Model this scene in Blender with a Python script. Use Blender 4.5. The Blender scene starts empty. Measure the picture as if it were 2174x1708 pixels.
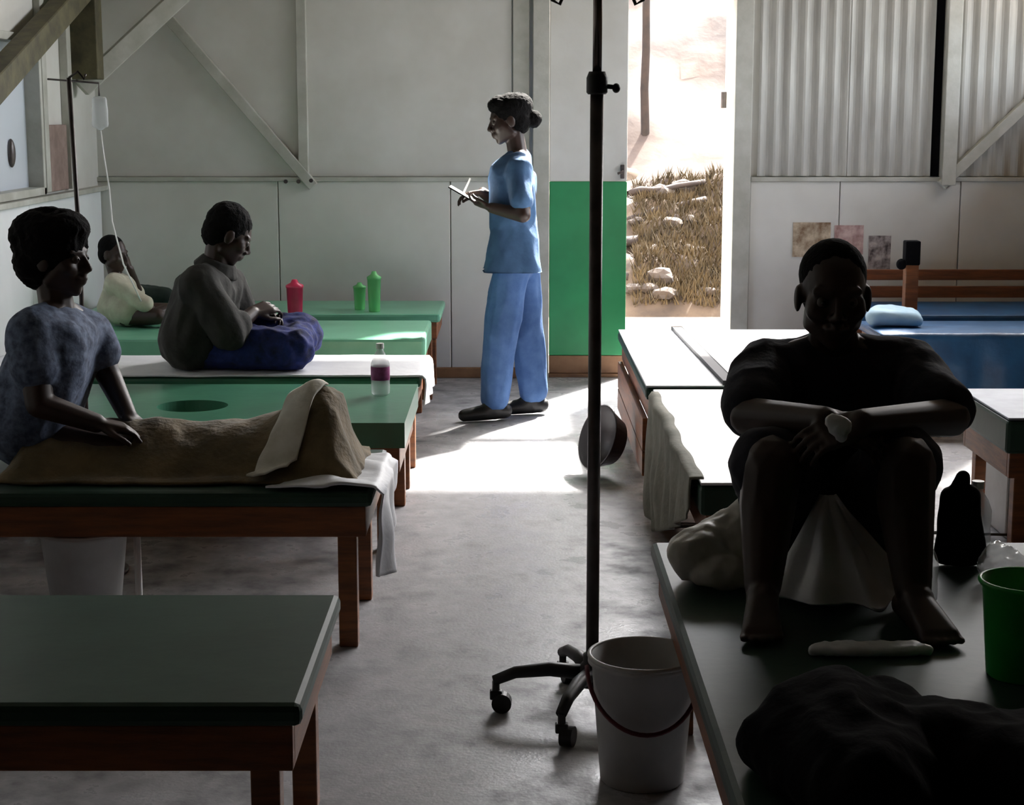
import bpy, bmesh, math, random
from mathutils import Vector, Matrix, Euler, noise
random.seed(7)
C = bpy.context.scene.collection
SC = bpy.context.scene

# ------------------------------------------------------------------ camera
CAM = Vector((0, 0, 1.54)); PITCH = math.radians(9.68); FPX = 3600.0; W, H = 2174.0, 1708.0
cd = bpy.data.cameras.new('camera'); cam = bpy.data.objects.new('camera', cd); C.objects.link(cam)
cam.location = CAM; cam.rotation_euler = (math.pi/2 - PITCH, 0, 0)
cd.sensor_width = 36; cd.lens = 36*FPX/W; cd.clip_start = .05; cd.clip_end = 300
SC.camera = cam

# ------------------------------------------------------------------ world, sun, exposure
w = bpy.data.worlds.new('sky'); SC.world = w; w.use_nodes = True
nt = w.node_tree; bg = nt.nodes['Background']
sky = nt.nodes.new('ShaderNodeTexSky'); sky.sky_type = 'NISHITA'; sky.sun_disc = False
sky.sun_elevation = math.radians(44.6); sky.sun_rotation = math.radians(28.7); sky.air_density = 1.0; sky.dust_density = 3.0
hsv = nt.nodes.new('ShaderNodeHueSaturation'); hsv.inputs['Saturation'].default_value = .35
nt.links.new(sky.outputs[0], hsv.inputs['Color']); nt.links.new(hsv.outputs[0], bg.inputs[0])
bg.inputs[1].default_value = .8
sd = bpy.data.lights.new('sun', 'SUN'); sd.energy = 16.0; sd.angle = math.radians(3); sd.color = (1, .95, .87)
sun = bpy.data.objects.new('sun', sd); C.objects.link(sun); sun.location = (6, 16, 9)
sun.rotation_euler = Vector((-.34, -.62, -.70)).to_track_quat('-Z', 'Y').to_euler()
def portal(x0, x1, z0, z1, y, side=False):            # daylight sampling guide in the doorway or an added opening
    l = bpy.data.lights.new('daylight_portal', 'AREA'); l.shape = 'RECTANGLE'; l.size = x1-x0; l.size_y = z1-z0
    l.cycles.is_portal = True
    o = bpy.data.objects.new('daylight_portal', l); C.objects.link(o)
    o.location = ((x0+x1)/2, y, (z0+z1)/2); o.rotation_euler = (-math.pi/2, 0, 0)
    if side: o.location = (y, (x0+x1)/2, (z0+z1)/2); o.rotation_euler = (math.pi/2, 0, math.pi/2)
portal(.68, 1.28, .0, 2.25, 9.99)
portal(.35, 2.9, 2.35, 3.50, 9.99)
portal(7.4, 9.75, 1.8, 3.45, 3.34, True)
vs = SC.view_settings
vs.view_transform = 'Standard'; vs.look = 'None'; vs.gamma = 1; vs.use_curve_mapping = False; vs.exposure = 1.55
SC.cycles.max_bounces = 10; SC.cycles.diffuse_bounces = 7; SC.cycles.sample_clamp_indirect = 8
SC.cycles.caustics_reflective = False; SC.cycles.caustics_refractive = False

# ------------------------------------------------------------------ helpers
def at(px, py, d):                        # point at distance d into the room seen at photo pixel
    dx = (px - W/2)/FPX; dy = (H/2 - py)/FPX
    v = Vector((dx, math.cos(PITCH)+dy*math.sin(PITCH), -math.sin(PITCH)+dy*math.cos(PITCH)))
    return CAM + v*(d/v.y)
def on(px, py, z):
    dx = (px - W/2)/FPX; dy = (H/2 - py)/FPX
    v = Vector((dx, math.cos(PITCH)+dy*math.sin(PITCH), -math.sin(PITCH)+dy*math.cos(PITCH)))
    return CAM + v*((z-CAM.z)/v.z)
def lin(c): return tuple((x/255/12.92 if x/255 <= .04045 else ((x/255+.055)/1.055)**2.4) for x in c)

MATS = {}
def mat(name, rgb, rough=.6, rgb2=None, scale=6, detail=5, bump=0, bscale=40, spec=.5, stretch=None, alpha=1, trans=0, metal=0,
        coat=0, sheen=0, lo=.35, hi=.65, rough2=None):
    if name in MATS: return MATS[name]
    m = bpy.data.materials.new(name); m.use_nodes = True; t = m.node_tree; b = t.nodes['Principled BSDF']
    b.inputs['Base Color'].default_value = (*lin(rgb), 1); b.inputs['Roughness'].default_value = rough
    b.inputs['Specular IOR Level'].default_value = spec; b.inputs['Metallic'].default_value = metal
    b.inputs['Alpha'].default_value = alpha; b.inputs['Transmission Weight'].default_value = trans
    b.inputs['Coat Weight'].default_value = coat; b.inputs['Sheen Weight'].default_value = sheen
    tc = t.nodes.new('ShaderNodeTexCoord'); mp = t.nodes.new('ShaderNodeMapping')
    t.links.new(tc.outputs['Object'], mp.inputs[0])
    if stretch: mp.inputs['Scale'].default_value = stretch
    if rgb2:
        n = t.nodes.new('ShaderNodeTexNoise'); n.inputs['Scale'].default_value = scale; n.inputs['Detail'].default_value = detail
        n.inputs['Roughness'].default_value = .6
        t.links.new(mp.outputs[0], n.inputs['Vector'])
        r = t.nodes.new('ShaderNodeValToRGB')
        r.color_ramp.elements[0].color = (*lin(rgb), 1); r.color_ramp.elements[1].color = (*lin(rgb2), 1)
        r.color_ramp.elements[0].position = lo; r.color_ramp.elements[1].position = hi
        t.links.new(n.outputs['Fac'], r.inputs[0]); t.links.new(r.outputs[0], b.inputs['Base Color'])
        if rough2 is not None:
            mr = t.nodes.new('ShaderNodeMapRange'); mr.inputs['From Min'].default_value = lo; mr.inputs['From Max'].default_value = hi
            mr.inputs['To Min'].default_value = rough; mr.inputs['To Max'].default_value = rough2
            t.links.new(n.outputs['Fac'], mr.inputs['Value']); t.links.new(mr.outputs[0], b.inputs['Roughness'])
    if bump:
        n2 = t.nodes.new('ShaderNodeTexNoise'); n2.inputs['Scale'].default_value = bscale; n2.inputs['Detail'].default_value = 4
        t.links.new(mp.outputs[0], n2.inputs['Vector'])
        bp = t.nodes.new('ShaderNodeBump'); bp.inputs['Strength'].default_value = bump; bp.inputs['Distance'].default_value = .01
        t.links.new(n2.outputs['Fac'], bp.inputs['Height']); t.links.new(bp.outputs[0], b.inputs['Normal'])
    MATS[name] = m; return m

WO = {}
def thing(name, label, cat, loc, group=None):
    o = bpy.data.objects.new(name, None); C.objects.link(o); o.location = loc; o.empty_display_size = .1
    WO[o] = Vector(loc); tag(o, label, cat, group); return o
def tag(o, label, cat, group=None, kind=None):
    o['label'] = label
    if cat: o['category'] = cat
    if group: o['group'] = group
    if kind: o['kind'] = kind
    return o
def mk(name, bm, m, parent=None, smooth=False, label=None, origin=None):
    me = bm
    if isinstance(bm, bmesh.types.BMesh):
        bmesh.ops.recalc_face_normals(bm, faces=bm.faces[:])
        me = bpy.data.meshes.new(name); bm.to_mesh(me); bm.free()
    if smooth: me.polygons.foreach_set('use_smooth', [True]*len(me.polygons))
    if m: me.materials.clear(); me.materials.append(m)
    o = bpy.data.objects.new(name, me); C.objects.link(o)
    if parent is not None: org = WO[parent]; o.parent = parent
    else:
        if origin is None:
            vs_ = [v.co for v in me.vertices]
            lo = [min(v[i] for v in vs_) for i in range(3)]; hi = [max(v[i] for v in vs_) for i in range(3)]
            origin = ((lo[0]+hi[0])/2, (lo[1]+hi[1])/2, lo[2])
        org = Vector(origin); o.location = org
    me.transform(Matrix.Translation(-org)); WO[o] = org
    if label: o['label'] = label
    return o
def BM(): return bmesh.new()
def box(bm, lo, hi, bev=0):
    r = bmesh.ops.create_cube(bm, size=1)
    s = Vector(hi)-Vector(lo); c = (Vector(hi)+Vector(lo))/2
    for v in r['verts']: v.co = Vector((v.co.x*s.x, v.co.y*s.y, v.co.z*s.z)) + c
    if bev:
        es = list({e for v in r['verts'] for e in v.link_edges})
        bmesh.ops.bevel(bm, geom=es, offset=bev, segments=2, affect='EDGES', profile=.5)
    return bm
def beam(bm, p0, p1, wd, ht, up=(0, 0, 1), bev=0):
    p0 = Vector(p0); p1 = Vector(p1); d = (p1-p0); L = d.length; d.normalize()
    s = d.cross(Vector(up)).normalized(); u = s.cross(d)
    r = bmesh.ops.create_cube(bm, size=1); M = Matrix((s, d, u)).transposed()
    for v in r['verts']: v.co = M @ Vector((v.co.x*wd, v.co.y*L, v.co.z*ht)) + (p0+p1)/2
    if bev:
        es = list({e for v in r['verts'] for e in v.link_edges})
        bmesh.ops.bevel(bm, geom=es, offset=bev, segments=1, affect='EDGES')
    return bm
def tube(bm, pts, rad, seg=12, closed=False):
    pts = [Vector(p) for p in pts]; n = len(pts); rings = []
    rads = rad if isinstance(rad, (list, tuple)) else [rad]*n
    prev = None
    for i, p in enumerate(pts):
        a = pts[(i-1) % n] if (i > 0 or closed) else pts[i]; b = pts[(i+1) % n] if (i < n-1 or closed) else pts[i]
        d = (b-a).normalized()
        if prev is None:
            s = d.cross(Vector((0, 0, 1)))
            if s.length < .05: s = d.cross(Vector((1, 0, 0)))
            s.normalize()
        else: s = (prev - d*prev.dot(d)).normalized()
        prev = s; u = d.cross(s)
        rings.append([bm.verts.new(p + (s*math.cos(2*math.pi*k/seg)+u*math.sin(2*math.pi*k/seg))*rads[i]) for k in range(seg)])
    m = n if closed else n-1
    for i in range(m):
        A = rings[i]; B = rings[(i+1) % n]
        for k in range(seg): bm.faces.new((A[k], A[(k+1) % seg], B[(k+1) % seg], B[k]))
    if not closed: bm.faces.new(rings[0][::-1]); bm.faces.new(rings[-1])
    return bm
def lathe(bm, prof, c, seg=28, cap_bottom=True, cap_top=False):
    c = Vector(c); rings = []
    for r, z in prof:
        rings.append([bm.verts.new(c+Vector((r*math.cos(2*math.pi*k/seg), r*math.sin(2*math.pi*k/seg), z))) for k in range(seg)])
    for A, B in zip(rings, rings[1:]):
        for k in range(seg): bm.faces.new((A[k], A[(k+1) % seg], B[(k+1) % seg], B[k]))
    if cap_bottom: bm.faces.new(rings[0][::-1])
    if cap_top: bm.faces.new(rings[-1])
    return bm
SPH = None
def sph_pts():
    global SPH
    if SPH is None:
        b = BM(); bmesh.ops.create_icosphere(b, subdivisions=2, radius=1); SPH = [v.co.copy() for v in b.verts]; b.free()
    return SPH
def hull(bm, balls):
    vs_ = [bm.verts.new(Vector(p)+q*r) for p, r in balls for q in sph_pts()]
    r = bmesh.ops.convex_hull(bm, input=vs_)
    dead = [g for g in set(r['geom_interior']+r['geom_unused']) if isinstance(g, bmesh.types.BMVert)]
    if dead: bmesh.ops.delete(bm, geom=list(set(dead)), context='VERTS')
def limb(bm, balls):
    for a, b in zip(balls, balls[1:]): hull(bm, [a, b])
def ell(bm, c, rad, M=None):
    r = bmesh.ops.create_icosphere(bm, subdivisions=3, radius=1)
    for v in r['verts']:
        q = Vector((v.co.x*rad[0], v.co.y*rad[1], v.co.z*rad[2]))
        v.co = (M @ q if M else q) + Vector(c)
def remesh(bm, voxel, smooth=4, fold=0, fscale=9, fstretch=(1, 1, .45), seed=0):
    me = bpy.data.meshes.new('tmp'); bm.to_mesh(me); bm.free()
    o = bpy.data.objects.new('tmp', me); C.objects.link(o)
    md = o.modifiers.new('r', 'REMESH'); md.mode = 'VOXEL'; md.voxel_size = voxel; md.use_smooth_shade = True
    if smooth:
        sm = o.modifiers.new('s', 'SMOOTH'); sm.factor = .5; sm.iterations = smooth
    dg = bpy.context.evaluated_depsgraph_get(); dg.update()
    out = bpy.data.meshes.new_from_object(o.evaluated_get(dg))
    bpy.data.objects.remove(o); bpy.data.meshes.remove(me)
    if fold:
        out.calc_loop_triangles() if hasattr(out, 'calc_loop_triangles') else None
        sv = Vector((seed*3.1, seed*1.7, seed*.9))
        ns = [v.normal.copy() for v in out.vertices]
        for v, n in zip(out.vertices, ns):
            q = Vector((v.co.x*fstretch[0], v.co.y*fstretch[1], v.co.z*fstretch[2]))*fscale + sv
            f = 1-abs(noise.noise(q))*2 + .5*noise.noise(q*2.3)
            v.co += n*fold*f
    return out
def basis(f, u=(0, 0, 1)):                # columns: right, forward, up
    f = Vector(f).normalized(); r = f.cross(Vector(u)).normalized(); u = r.cross(f)
    return Matrix((r, f, u)).transposed()

# ------------------------------------------------------------------ materials
M_floor = mat('worn_concrete', (180, 180, 184), .24, (98, 98, 102), 7, 12, .10, 90, .5, rough2=.6, lo=.36, hi=.70)
M_wall = mat('painted_plywood', (212, 211, 206), .6, (200, 198, 191), 2.2, 4, .05, 30)
M_wall2 = mat('painted_plywood_lower', (218, 217, 211), .6, (206, 204, 197), 1.8, 4, .05, 30)
M_timber = mat('painted_timber', (190, 190, 182), .6, (166, 165, 154), 5, 4, .1, 40)
M_olive = mat('olive_timber', (96, 90, 64), .65, (66, 62, 44), 9, 5, .15, 50)
M_corr = mat('galvanised_sheet', (186, 185, 178), .55, (158, 156, 149), 3, 5, .05, 40, stretch=(4, 4, .5))
M_greenpaint = mat('green_gloss_paint', (44, 146, 88), .4, (36, 130, 76), 3, 3, .03, 30)
M_skirt = mat('brown_skirting', (150, 112, 78), .6, (120, 86, 58), 6, 4)
M_ceil = mat('roof_underside', (150, 144, 132), .7); M_bare = mat('unpainted_board', (128, 112, 92), .75, (104, 90, 72), 4, 4)
M_wood = mat('orange_brown_wood', (142, 84, 42), .5, (98, 56, 28), 5, 5, .15, 60, stretch=(1, 1, 9))
M_woodx = mat('orange_brown_wood_rail', (140, 80, 40), .5, (100, 56, 28), 5, 5, .15, 60, stretch=(1, 9, 9))
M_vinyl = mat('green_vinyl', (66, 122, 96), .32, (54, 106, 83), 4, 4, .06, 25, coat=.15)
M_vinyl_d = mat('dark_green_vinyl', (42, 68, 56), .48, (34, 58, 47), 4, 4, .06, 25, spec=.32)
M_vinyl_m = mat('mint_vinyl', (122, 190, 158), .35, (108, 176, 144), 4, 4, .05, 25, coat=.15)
M_sheet = mat('white_sheet', (226, 228, 232), .5, (208, 210, 216), 4, 4, .2, 30)
M_plastic_w = mat('white_vinyl_cover', (232, 234, 238), .3, (218, 221, 226), 3, 4, .08, 18, coat=.2)
M_greycloth = mat('grey_green_cloth', (134, 132, 120), .85, (110, 110, 98), 8, 5, .3, 40)
M_blanket = mat('olive_brown_blanket', (122, 104, 72), .9, (84, 74, 50), 9, 6, .4, 60, sheen=.2)
M_blue = mat('deep_blue_cover', (38, 92, 138), .45, (28, 72, 114), 6, 4, .2, 30)
M_skin = mat('dark_skin', (54, 34, 25), .5, (44, 27, 20), 14, 3)
M_hair = mat('black_hair', (9, 8, 8), .9, (14, 12, 12), 60, 4, .6, 120, spec=.15)
M_eye = mat('eye_white', (64, 54, 48), .5); M_iris = mat('dark_iris', (20, 12, 8), .2)
M_scrub = mat('blue_scrub_cotton', (66, 100, 138), .85, (54, 86, 124), 14, 4, .15, 80)
M_scrub2 = mat('blue_scrub_trousers', (78, 112, 162), .85, (62, 96, 146), 14, 4, .15, 80)
M_black = mat('black_rubber', (16, 16, 18), .5)
M_blouse = mat('pale_blue_print_blouse', (112, 126, 152), .85, (58, 68, 90), 34, 5, .2, 70)
M_navy = mat('navy_cotton', (24, 24, 38), .9, (18, 18, 30), 12, 3, .2, 60)
M_char = mat('charcoal_shirt', (48, 47, 43), .9, (36, 35, 33), 12, 3, .2, 60)
M_bluecloth = mat('blue_print_cloth', (30, 46, 116), .85, (14, 20, 58), 18, 4, .3, 50)
M_cream = mat('cream_cotton', (204, 204, 184), .85, (180, 174, 156), 12, 4, .2, 60)
M_metal = mat('dark_steel', (92, 84, 82), .35, (62, 55, 54), 12, 3, metal=.25)
M_chrome = mat('worn_chrome', (150, 140, 138), .25, (110, 98, 94), 8, 3, metal=.9)
M_bucket = mat('grey_white_plastic', (196, 196, 194), .4, (176, 176, 174), 5, 4, .04, 30)
M_red = mat('dark_red_plastic', (96, 20, 36), .4)
M_bgreen = mat('bright_green_plastic', (48, 176, 72), .35, (40, 156, 62), 4, 3)
M_pink = mat('pink_red_plastic', (226, 56, 100), .3, (206, 40, 84), 8, 3)
M_lgreen = mat('clear_green_plastic', (120, 214, 130), .2, alpha=.75)
M_clear = mat('clear_plastic', (235, 238, 240), .12, alpha=.42, spec=.6)
M_label = mat('magenta_label', (126, 30, 92), .5, (176, 90, 150), 22, 3)
M_whitep = mat('white_plastic', (235, 235, 232), .35)
M_paper = mat('tan_print_paper', (206, 190, 166), .7, (120, 92, 66), 13, 4)
M_paper2 = mat('pink_print_paper', (216, 190, 186), .7, (150, 112, 106), 12, 4)
M_paper3 = mat('scribbled_paper', (196, 184, 180), .7, (66, 54, 54), 16, 3)
M_board = mat('brown_notice_board', (150, 128, 120), .7, (118, 98, 90), 9, 4)
M_frost = mat('frosted_pane', (214, 222, 230), .5, trans=.35)
M_dark = mat('black_fabric', (13, 13, 15), .95, (8, 8, 10), 8, 4, .3, 40, spec=.1)
M_tan = mat('dry_earth', (86, 68, 50), .9, (50, 37, 26), 3, 9, .5, 12)
M_pale = mat('pale_limestone_slope', (84, 68, 57), .9, (50, 37, 31), 1.6, 9, .5, 8)
M_rock = mat('pale_stone', (72, 60, 50), .9, (46, 36, 29), 5, 6, .4, 20)
M_stick = mat('weathered_pole', (52, 38, 29), .85, (34, 25, 19), 8, 4)
M_ground = mat('pale_swept_ground', (150, 136, 122), .9, (126, 110, 96), 3, 6, .3, 20)
M_grass = mat('dry_grass', (88, 72, 46), .9, (60, 48, 28), 6, 4)

# ------------------------------------------------------------------ room shell
def struct(o, label, cat): return tag(o, label, cat, None, 'structure')
XL, XR, YB, YF, ZC = -2.40, 3.3, 9.93, -1.6, 3.6
b = BM(); box(b, (XL-.1, YF-.1, -.1), (XR+.1, YB+.16, 0))
struct(mk('floor', b, M_floor), 'worn grey concrete floor of the ward aisle', 'floor')
b = BM(); box(b, (XL-.1, YF-.1, ZC), (XR+1.3, YB+.16, ZC+.1))  # eave past the right wall added unseen to keep direct sun out
struct(mk('ceiling', b, M_ceil), 'plain underside of the roof above the ward', 'ceiling')
b = BM()
DX0, DX1 = .678, 1.277      # open half of the double door
box(b, (XL-.1, YB, 0), (.12, YB+.12, 2.35)); box(b, (.12, YB, 2.25), (DX1+.1, YB+.12, 2.35)); box(b, (DX1+.1, YB, 0), (XR+.1, YB+.12, 2.35))
box(b, (XL-.1, YB, 2.35), (.35, YB+.12, ZC)); box(b, (2.9, YB, 2.35), (XR+.1, YB+.12, ZC)); box(b, (.35, YB, 3.5), (2.9, YB+.12, ZC))  # unseen gap over the door, added to bring in more daylight
wb = struct(mk('wall_back', b, M_wall), 'pale painted end wall with doorway and added daylight gap above', 'wall')
b = BM(); box(b, (XR, YF, 0), (XR+.1, 7.4, ZC)); box(b, (XR, 7.4, 0), (XR+.1, 9.75, 1.8)); box(b, (XR, 7.4, 3.45), (XR+.1, 9.75, ZC)); box(b, (XR, 9.75, 0), (XR+.1, YB, ZC)); struct(mk('wall_right', b, M_bare), 'unpainted side wall on the right of the ward with added daylight opening', 'wall')  # high opening added out of view to brighten the left and back walls
b = BM(); box(b, (XL-.1, YF-.1, 0), (XR+.1, YF, ZC)); struct(mk('wall_front', b, M_bare), 'wall behind the photographer', 'wall')
# left wall with a window opening
WY0, WY1, WZ0, WZ1 = 7.55, 8.70, 1.13, 1.92
b = BM()
box(b, (XL-.1, YF, 0), (XL, WY0, ZC)); box(b, (XL-.1, WY1, 0), (XL, YB, ZC)); box(b, (XL-.1, WY0, 0), (XL, WY1, WZ0)); box(b, (XL-.1, WY0, WZ1), (XL, WY1, ZC))
wl = struct(mk('wall_left', b, M_wall), 'pale side wall behind the seated patients', 'wall')

# lower sheets and ledge of the back wall
def panel(name, lo, hi, m, parent, bev=.004): b = BM(); box(b, lo, hi, bev); return mk(name, b, m, parent)
ZL = 1.15
for x0, x1 in ((-2.41, -1.36), (-1.355, -.36), (-.355, .115)): panel('panel', (x0, YB-.03, .06), (x1, YB, ZL), M_wall2, wb)
for x0, x1 in ((DX1+.105, 1.9), (1.905, 2.6), (2.605, 3.29)): panel('panel', (x0, YB-.03, .06), (x1, YB, ZL), M_wall2, wb)
panel('ledge', (-2.41, YB-.045, ZL), (.115, YB, ZL+.025), M_timber, wb); panel('ledge', (DX1+.105, YB-.045, ZL), (3.29, YB, ZL+.025), M_timber, wb)
for x0, x1 in ((-2.41, -1.235), (-1.185, .0)): panel('panel', (x0, YB-.012, ZL+.026), (x1, YB, 2.35), M_wall, wb)
panel('batten', (-1.232, YB-.06, ZL+.02), (-1.175, YB, 2.35), M_timber, wb)
panel('batten', (.005, YB-.035, ZL+.02), (.1, YB, 2.35), M_timber, wb)
def brace(p0, p1, wd, th, y, m, parent):
    b = BM(); beam(b, (p0.x, y, p0.z), (p1.x, y, p1.z), th, wd, (0, 0, 1), .004); return mk('brace', b, m, parent)
brace(at(352, 30, YB), at(668, 395, YB), .06, .05, YB-.04, M_timber, wb)
for px, py in ((607, 385), (634, 385), (661, 383)):
    p = at(px, py, YB-.05); b = BM(); tube(b, [p+Vector((0, .0, 0)), p+Vector((0, -.016, 0))], .012, 10); mk('bolt', b, M_metal, wb)
# corrugated sheets right of the door
def corrugated(x0, x1, z0, z1, y, parent):
    b = BM(); n = int((x1-x0)/.0125); pr = []
    for i in range(n+1):
        x = x0+(x1-x0)*i/n; yy = y-.011*(1+math.sin(2*math.pi*x/.083)); pr.append((b.verts.new((x, yy, z0)), b.verts.new((x, yy, z1))))
    for a, c in zip(pr, pr[1:]): b.faces.new((a[0], c[0], c[1], a[1]))
    r = bmesh.ops.extrude_face_region(b, geom=b.faces[:])
    for v in r['geom']:
        if isinstance(v, bmesh.types.BMVert): v.co.y += .004
    return mk('corrugated_sheet', b, M_corr, parent, False)
corrugated(1.42, 1.965, ZL+.03, 2.35, YB-.004, wb); corrugated(1.94, 2.42, ZL+.03, 2.35, YB-.009, wb); corrugated(2.56, 3.28, ZL+.03, 2.35, YB-.004, wb)
panel('batten', (2.475, YB-.10, ZL-.02), (2.555, YB-.02, 2.35), M_timber, wb)
panel('dark_gap_strip', (2.425, YB-.012, ZL+.03), (2.475, YB, 2.35), M_dark, wb)
brace(at(1992, 392, YB), at(2230, 168, YB), .062, .06, YB-.06, M_timber, wb)
# skirting
b = BM(); box(b, (-2.41, YB-.045, 0), (.118, YB-.002, .062), .004); struct(mk('baseboard_back', b, M_skirt), 'brown skirting board along the end wall', 'baseboard')
b = BM(); box(b, (DX1+.105, YB-.045, 0), (3.29, YB-.002, .062), .004); struct(mk('baseboard_right', b, M_skirt), 'brown skirting board right of the doorway', 'baseboard')
# door frame and closed leaf
b = BM(); box(b, (.12, YB-.07, 0), (.215, YB+.13, 2.25), .004); struct(mk('trim_1', b, M_timber), 'white door post beside the green and white door leaf', 'trim')
b = BM(); box(b, (DX1, YB-.07, 0), (DX1+.10, YB+.13, 2.25), .004); struct(mk('trim_2', b, M_timber), 'white door post beside the corrugated sheet', 'trim')
b = BM(); box(b, (.215, YB-.02, 0), (DX1, YB+.13, .02), .002); struct(mk('trim_3', b, M_skirt), 'low threshold under the doorway', 'trim')
dl = struct(thing('door_1', 'closed door leaf, white above and green below', 'door', (.44, YB+.03, .02)), 'closed door leaf, white above and green below', 'door')
panel('upper_panel', (.218, YB, ZL), (.668, YB+.045, 2.248), M_wall, dl); panel('lower_panel', (.218, YB-.004, .13), (.668, YB+.045, ZL-.002), M_greenpaint, dl)
panel('kick_board', (.218, YB-.002, .022), (.668, YB+.045, .128), M_skirt, dl)
b = BM(); p = Vector((.64, YB-.004, 1.205)); box(b, p-Vector((.012, .02, .04)), p+Vector((.012, 0, .04)), .004); tube(b, [p, p+Vector((0, -.045, 0)), p+Vector((-.03, -.05, -.01))], .008, 8); mk('latch', b, M_metal, dl)
d2 = struct(thing('door_2', 'open door leaf swung outside against the sunlight', 'door', (DX1+.06, YB+.45, .02)), 'open door leaf swung outside against the sunlight', 'door')
panel('upper_panel', (DX1+.04, YB+.14, ZL), (DX1+.085, YB+.73, 2.24), M_wall, d2); panel('lower_panel', (DX1+.04, YB+.14, .03), (DX1+.085, YB+.73, ZL-.002), M_wall2, d2)
b = BM(); p = Vector((DX1+.04, YB+.66, 1.62)); box(b, p-Vector((.03, .02, .05)), p+Vector((0, .02, .05)), .005); mk('handle', b, M_metal, d2)

# left wall: window, ledge, boards, braces
win = struct(thing('window_1', 'frosted window pane with a dark latch', 'window', (XL, (WY0+WY1)/2, WZ0)), 'frosted window pane with a dark latch', 'window')
panel('pane', (XL-.06, WY0+.03, WZ0+.03), (XL-.05, WY1-.03, WZ1-.03), M_frost, win, 0)
for lo, hi in (((XL-.09, WY0, WZ0), (XL+.03, WY0+.04, WZ1)), ((XL-.09, WY1-.04, WZ0), (XL+.03, WY1, WZ1)), ((XL-.09, WY0, WZ0), (XL+.03, WY1, WZ0+.04)), ((XL-.09, WY0, WZ1-.04), (XL+.03, WY1, WZ1))):
    panel('window_frame', lo, hi, M_timber, win)
b = BM(); p = at(55, 325, 8.35); p.x = XL-.04; ell(b, p, (.02, .03, .07)); mk('latch', b, M_metal, win, True)
panel('window_sill', (XL, 7.4, WZ0-.03), (XL+.06, 9.9, WZ0-.003), M_timber, wl)
for y0, y1 in ((6.0, 7.2), (7.205, 8.4), (8.405, 9.88)): panel('panel', (XL, y0, .05), (XL+.02, y1, WZ0-.032), mat('lit_white_gloss_panel', (242, 243, 244), .35, (232, 233, 234), 2, 3), wl)  # whiter paint here stands in for the strong light on this wall
panel('notice_board', (XL, 8.80, 1.14), (XL+.03, 9.14, 1.48), M_board, wl); panel('batten', (XL, 9.16, 1.14), (XL+.045, 9.24, 2.7), M_timber, wl)
panel('batten', (XL, 8.70, 1.14), (XL+.035, 8.78, 2.7), M_timber, wl)
b = BM(); p0 = at(-60, 212, 7.45); p1 = at(205, -55, 9.6); beam(b, (XL+.1, p0.y, p0.z), (XL+.1, p1.y, p1.z), .1, .125, (0, 0, 1), .005); mk('brace', b, M_olive, wl)
b = BM(); p0 = at(172, 188, 9.45); p1 = at(400, -25, 9.7); beam(b, p0, p1, .07, .10, (0, 0, 1), .005); mk('brace', b, M_timber, wb)
post = BM(); box(post, (XL+.02, 9.30, 1.72), (XL+.17, 9.44, 3.59), .006); mk('corner_post', post, M_olive, wl)

# ------------------------------------------------------------------ outside
b = BM(); box(b, (-14, YB+.16, -.12), (16, 13.4, -.005)); box(b, (XR+.1, -6, -.12), (16, YB+.16, -.005)); struct(mk('ground', b, M_ground), 'pale swept ground outside the open doorway', 'ground')
def terrain(name, x0, x1, y0, y1, nx, ny, fz, m):
    b = BM(); g = [[b.verts.new((x0+(x1-x0)*i/nx, y0+(y1-y0)*j/ny, fz(x0+(x1-x0)*i/nx, y0+(y1-y0)*j/ny))) for i in range(nx+1)] for j in range(ny+1)]
    for j in range(ny):
        for i in range(nx): b.faces.new((g[j][i], g[j][i+1], g[j+1][i+1], g[j+1][i]))
    return mk(name, b, m, None, True)
def fz1(x, y):
    t = max(0, min(1, (y-12.9)/2.2)); base = -.08+1.1*t**.75
    return base + .16*noise.noise(Vector((x*2.2, y*2.2, 0)))*min(1, t*4) + .07*noise.noise(Vector((x*7, y*7, 3))) * min(1, t*4)
def fz2(x, y):
    t = (y-14.9); return .95+.62*t + .3*noise.noise(Vector((x*.9, y*.9, 7))) + .12*noise.noise(Vector((x*3.5, y*3.5, 1)))
struct(terrain('bank', -2.5, 6.5, 12.9, 15.3, 150, 60, fz1, M_tan), 'brown rubble bank outside the doorway', 'bank')
struct(terrain('hillside', -9, 14, 14.8, 30, 130, 90, fz2, M_pale), 'pale sunlit hillside beyond the rubble bank', 'hillside')
def rock(p, s, seed, label, m=M_rock):
    b = BM(); bmesh.ops.create_icosphere(b, subdivisions=2, radius=1)
    for v in b.verts:
        k = 1+.35*noise.noise(v.co*1.4+Vector((seed*5, 0, 0))); v.co = Vector((v.co.x*s*k*1.2, v.co.y*s*k, v.co.z*s*k*.75)) + p
    return tag(mk('rock', b, m), label, 'rock', 'stones on the rubble bank')
for i in range(22):
    px = random.uniform(1330, 1560); y = random.uniform(13.0, 15.0); q = at(px, 500, y); s = random.choice((.03, .04, .05, .06, .08, .1))
    rock(Vector((q.x, y, fz1(q.x, y)+s*.3)), s, i, 'pale broken stone lying on the rubble bank outside')
def pole(p0, p1, r, label, name='wooden_pole'):
    b = BM(); p0 = Vector(p0); p1 = Vector(p1); n = 7; pts = []
    for i in range(n):
        t = i/(n-1); pts.append(p0.lerp(p1, t)+Vector((noise.noise(p0*3+Vector((t*3, 0, 0))), 0, noise.noise(p1*3+Vector((0, t*3, 0)))))*.03)
    tube(b, pts, [r*(1-.25*i/(n-1)) for i in range(n)], 8); return tag(mk(name, b, M_stick, None, True), label, 'pole')
pole(at(1372, 340, 15.6)-Vector((0, 0, .35)), at(1372, -60, 15.4), .045, 'upright pole standing on the slope outside the door', 'upright_pole')
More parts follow.
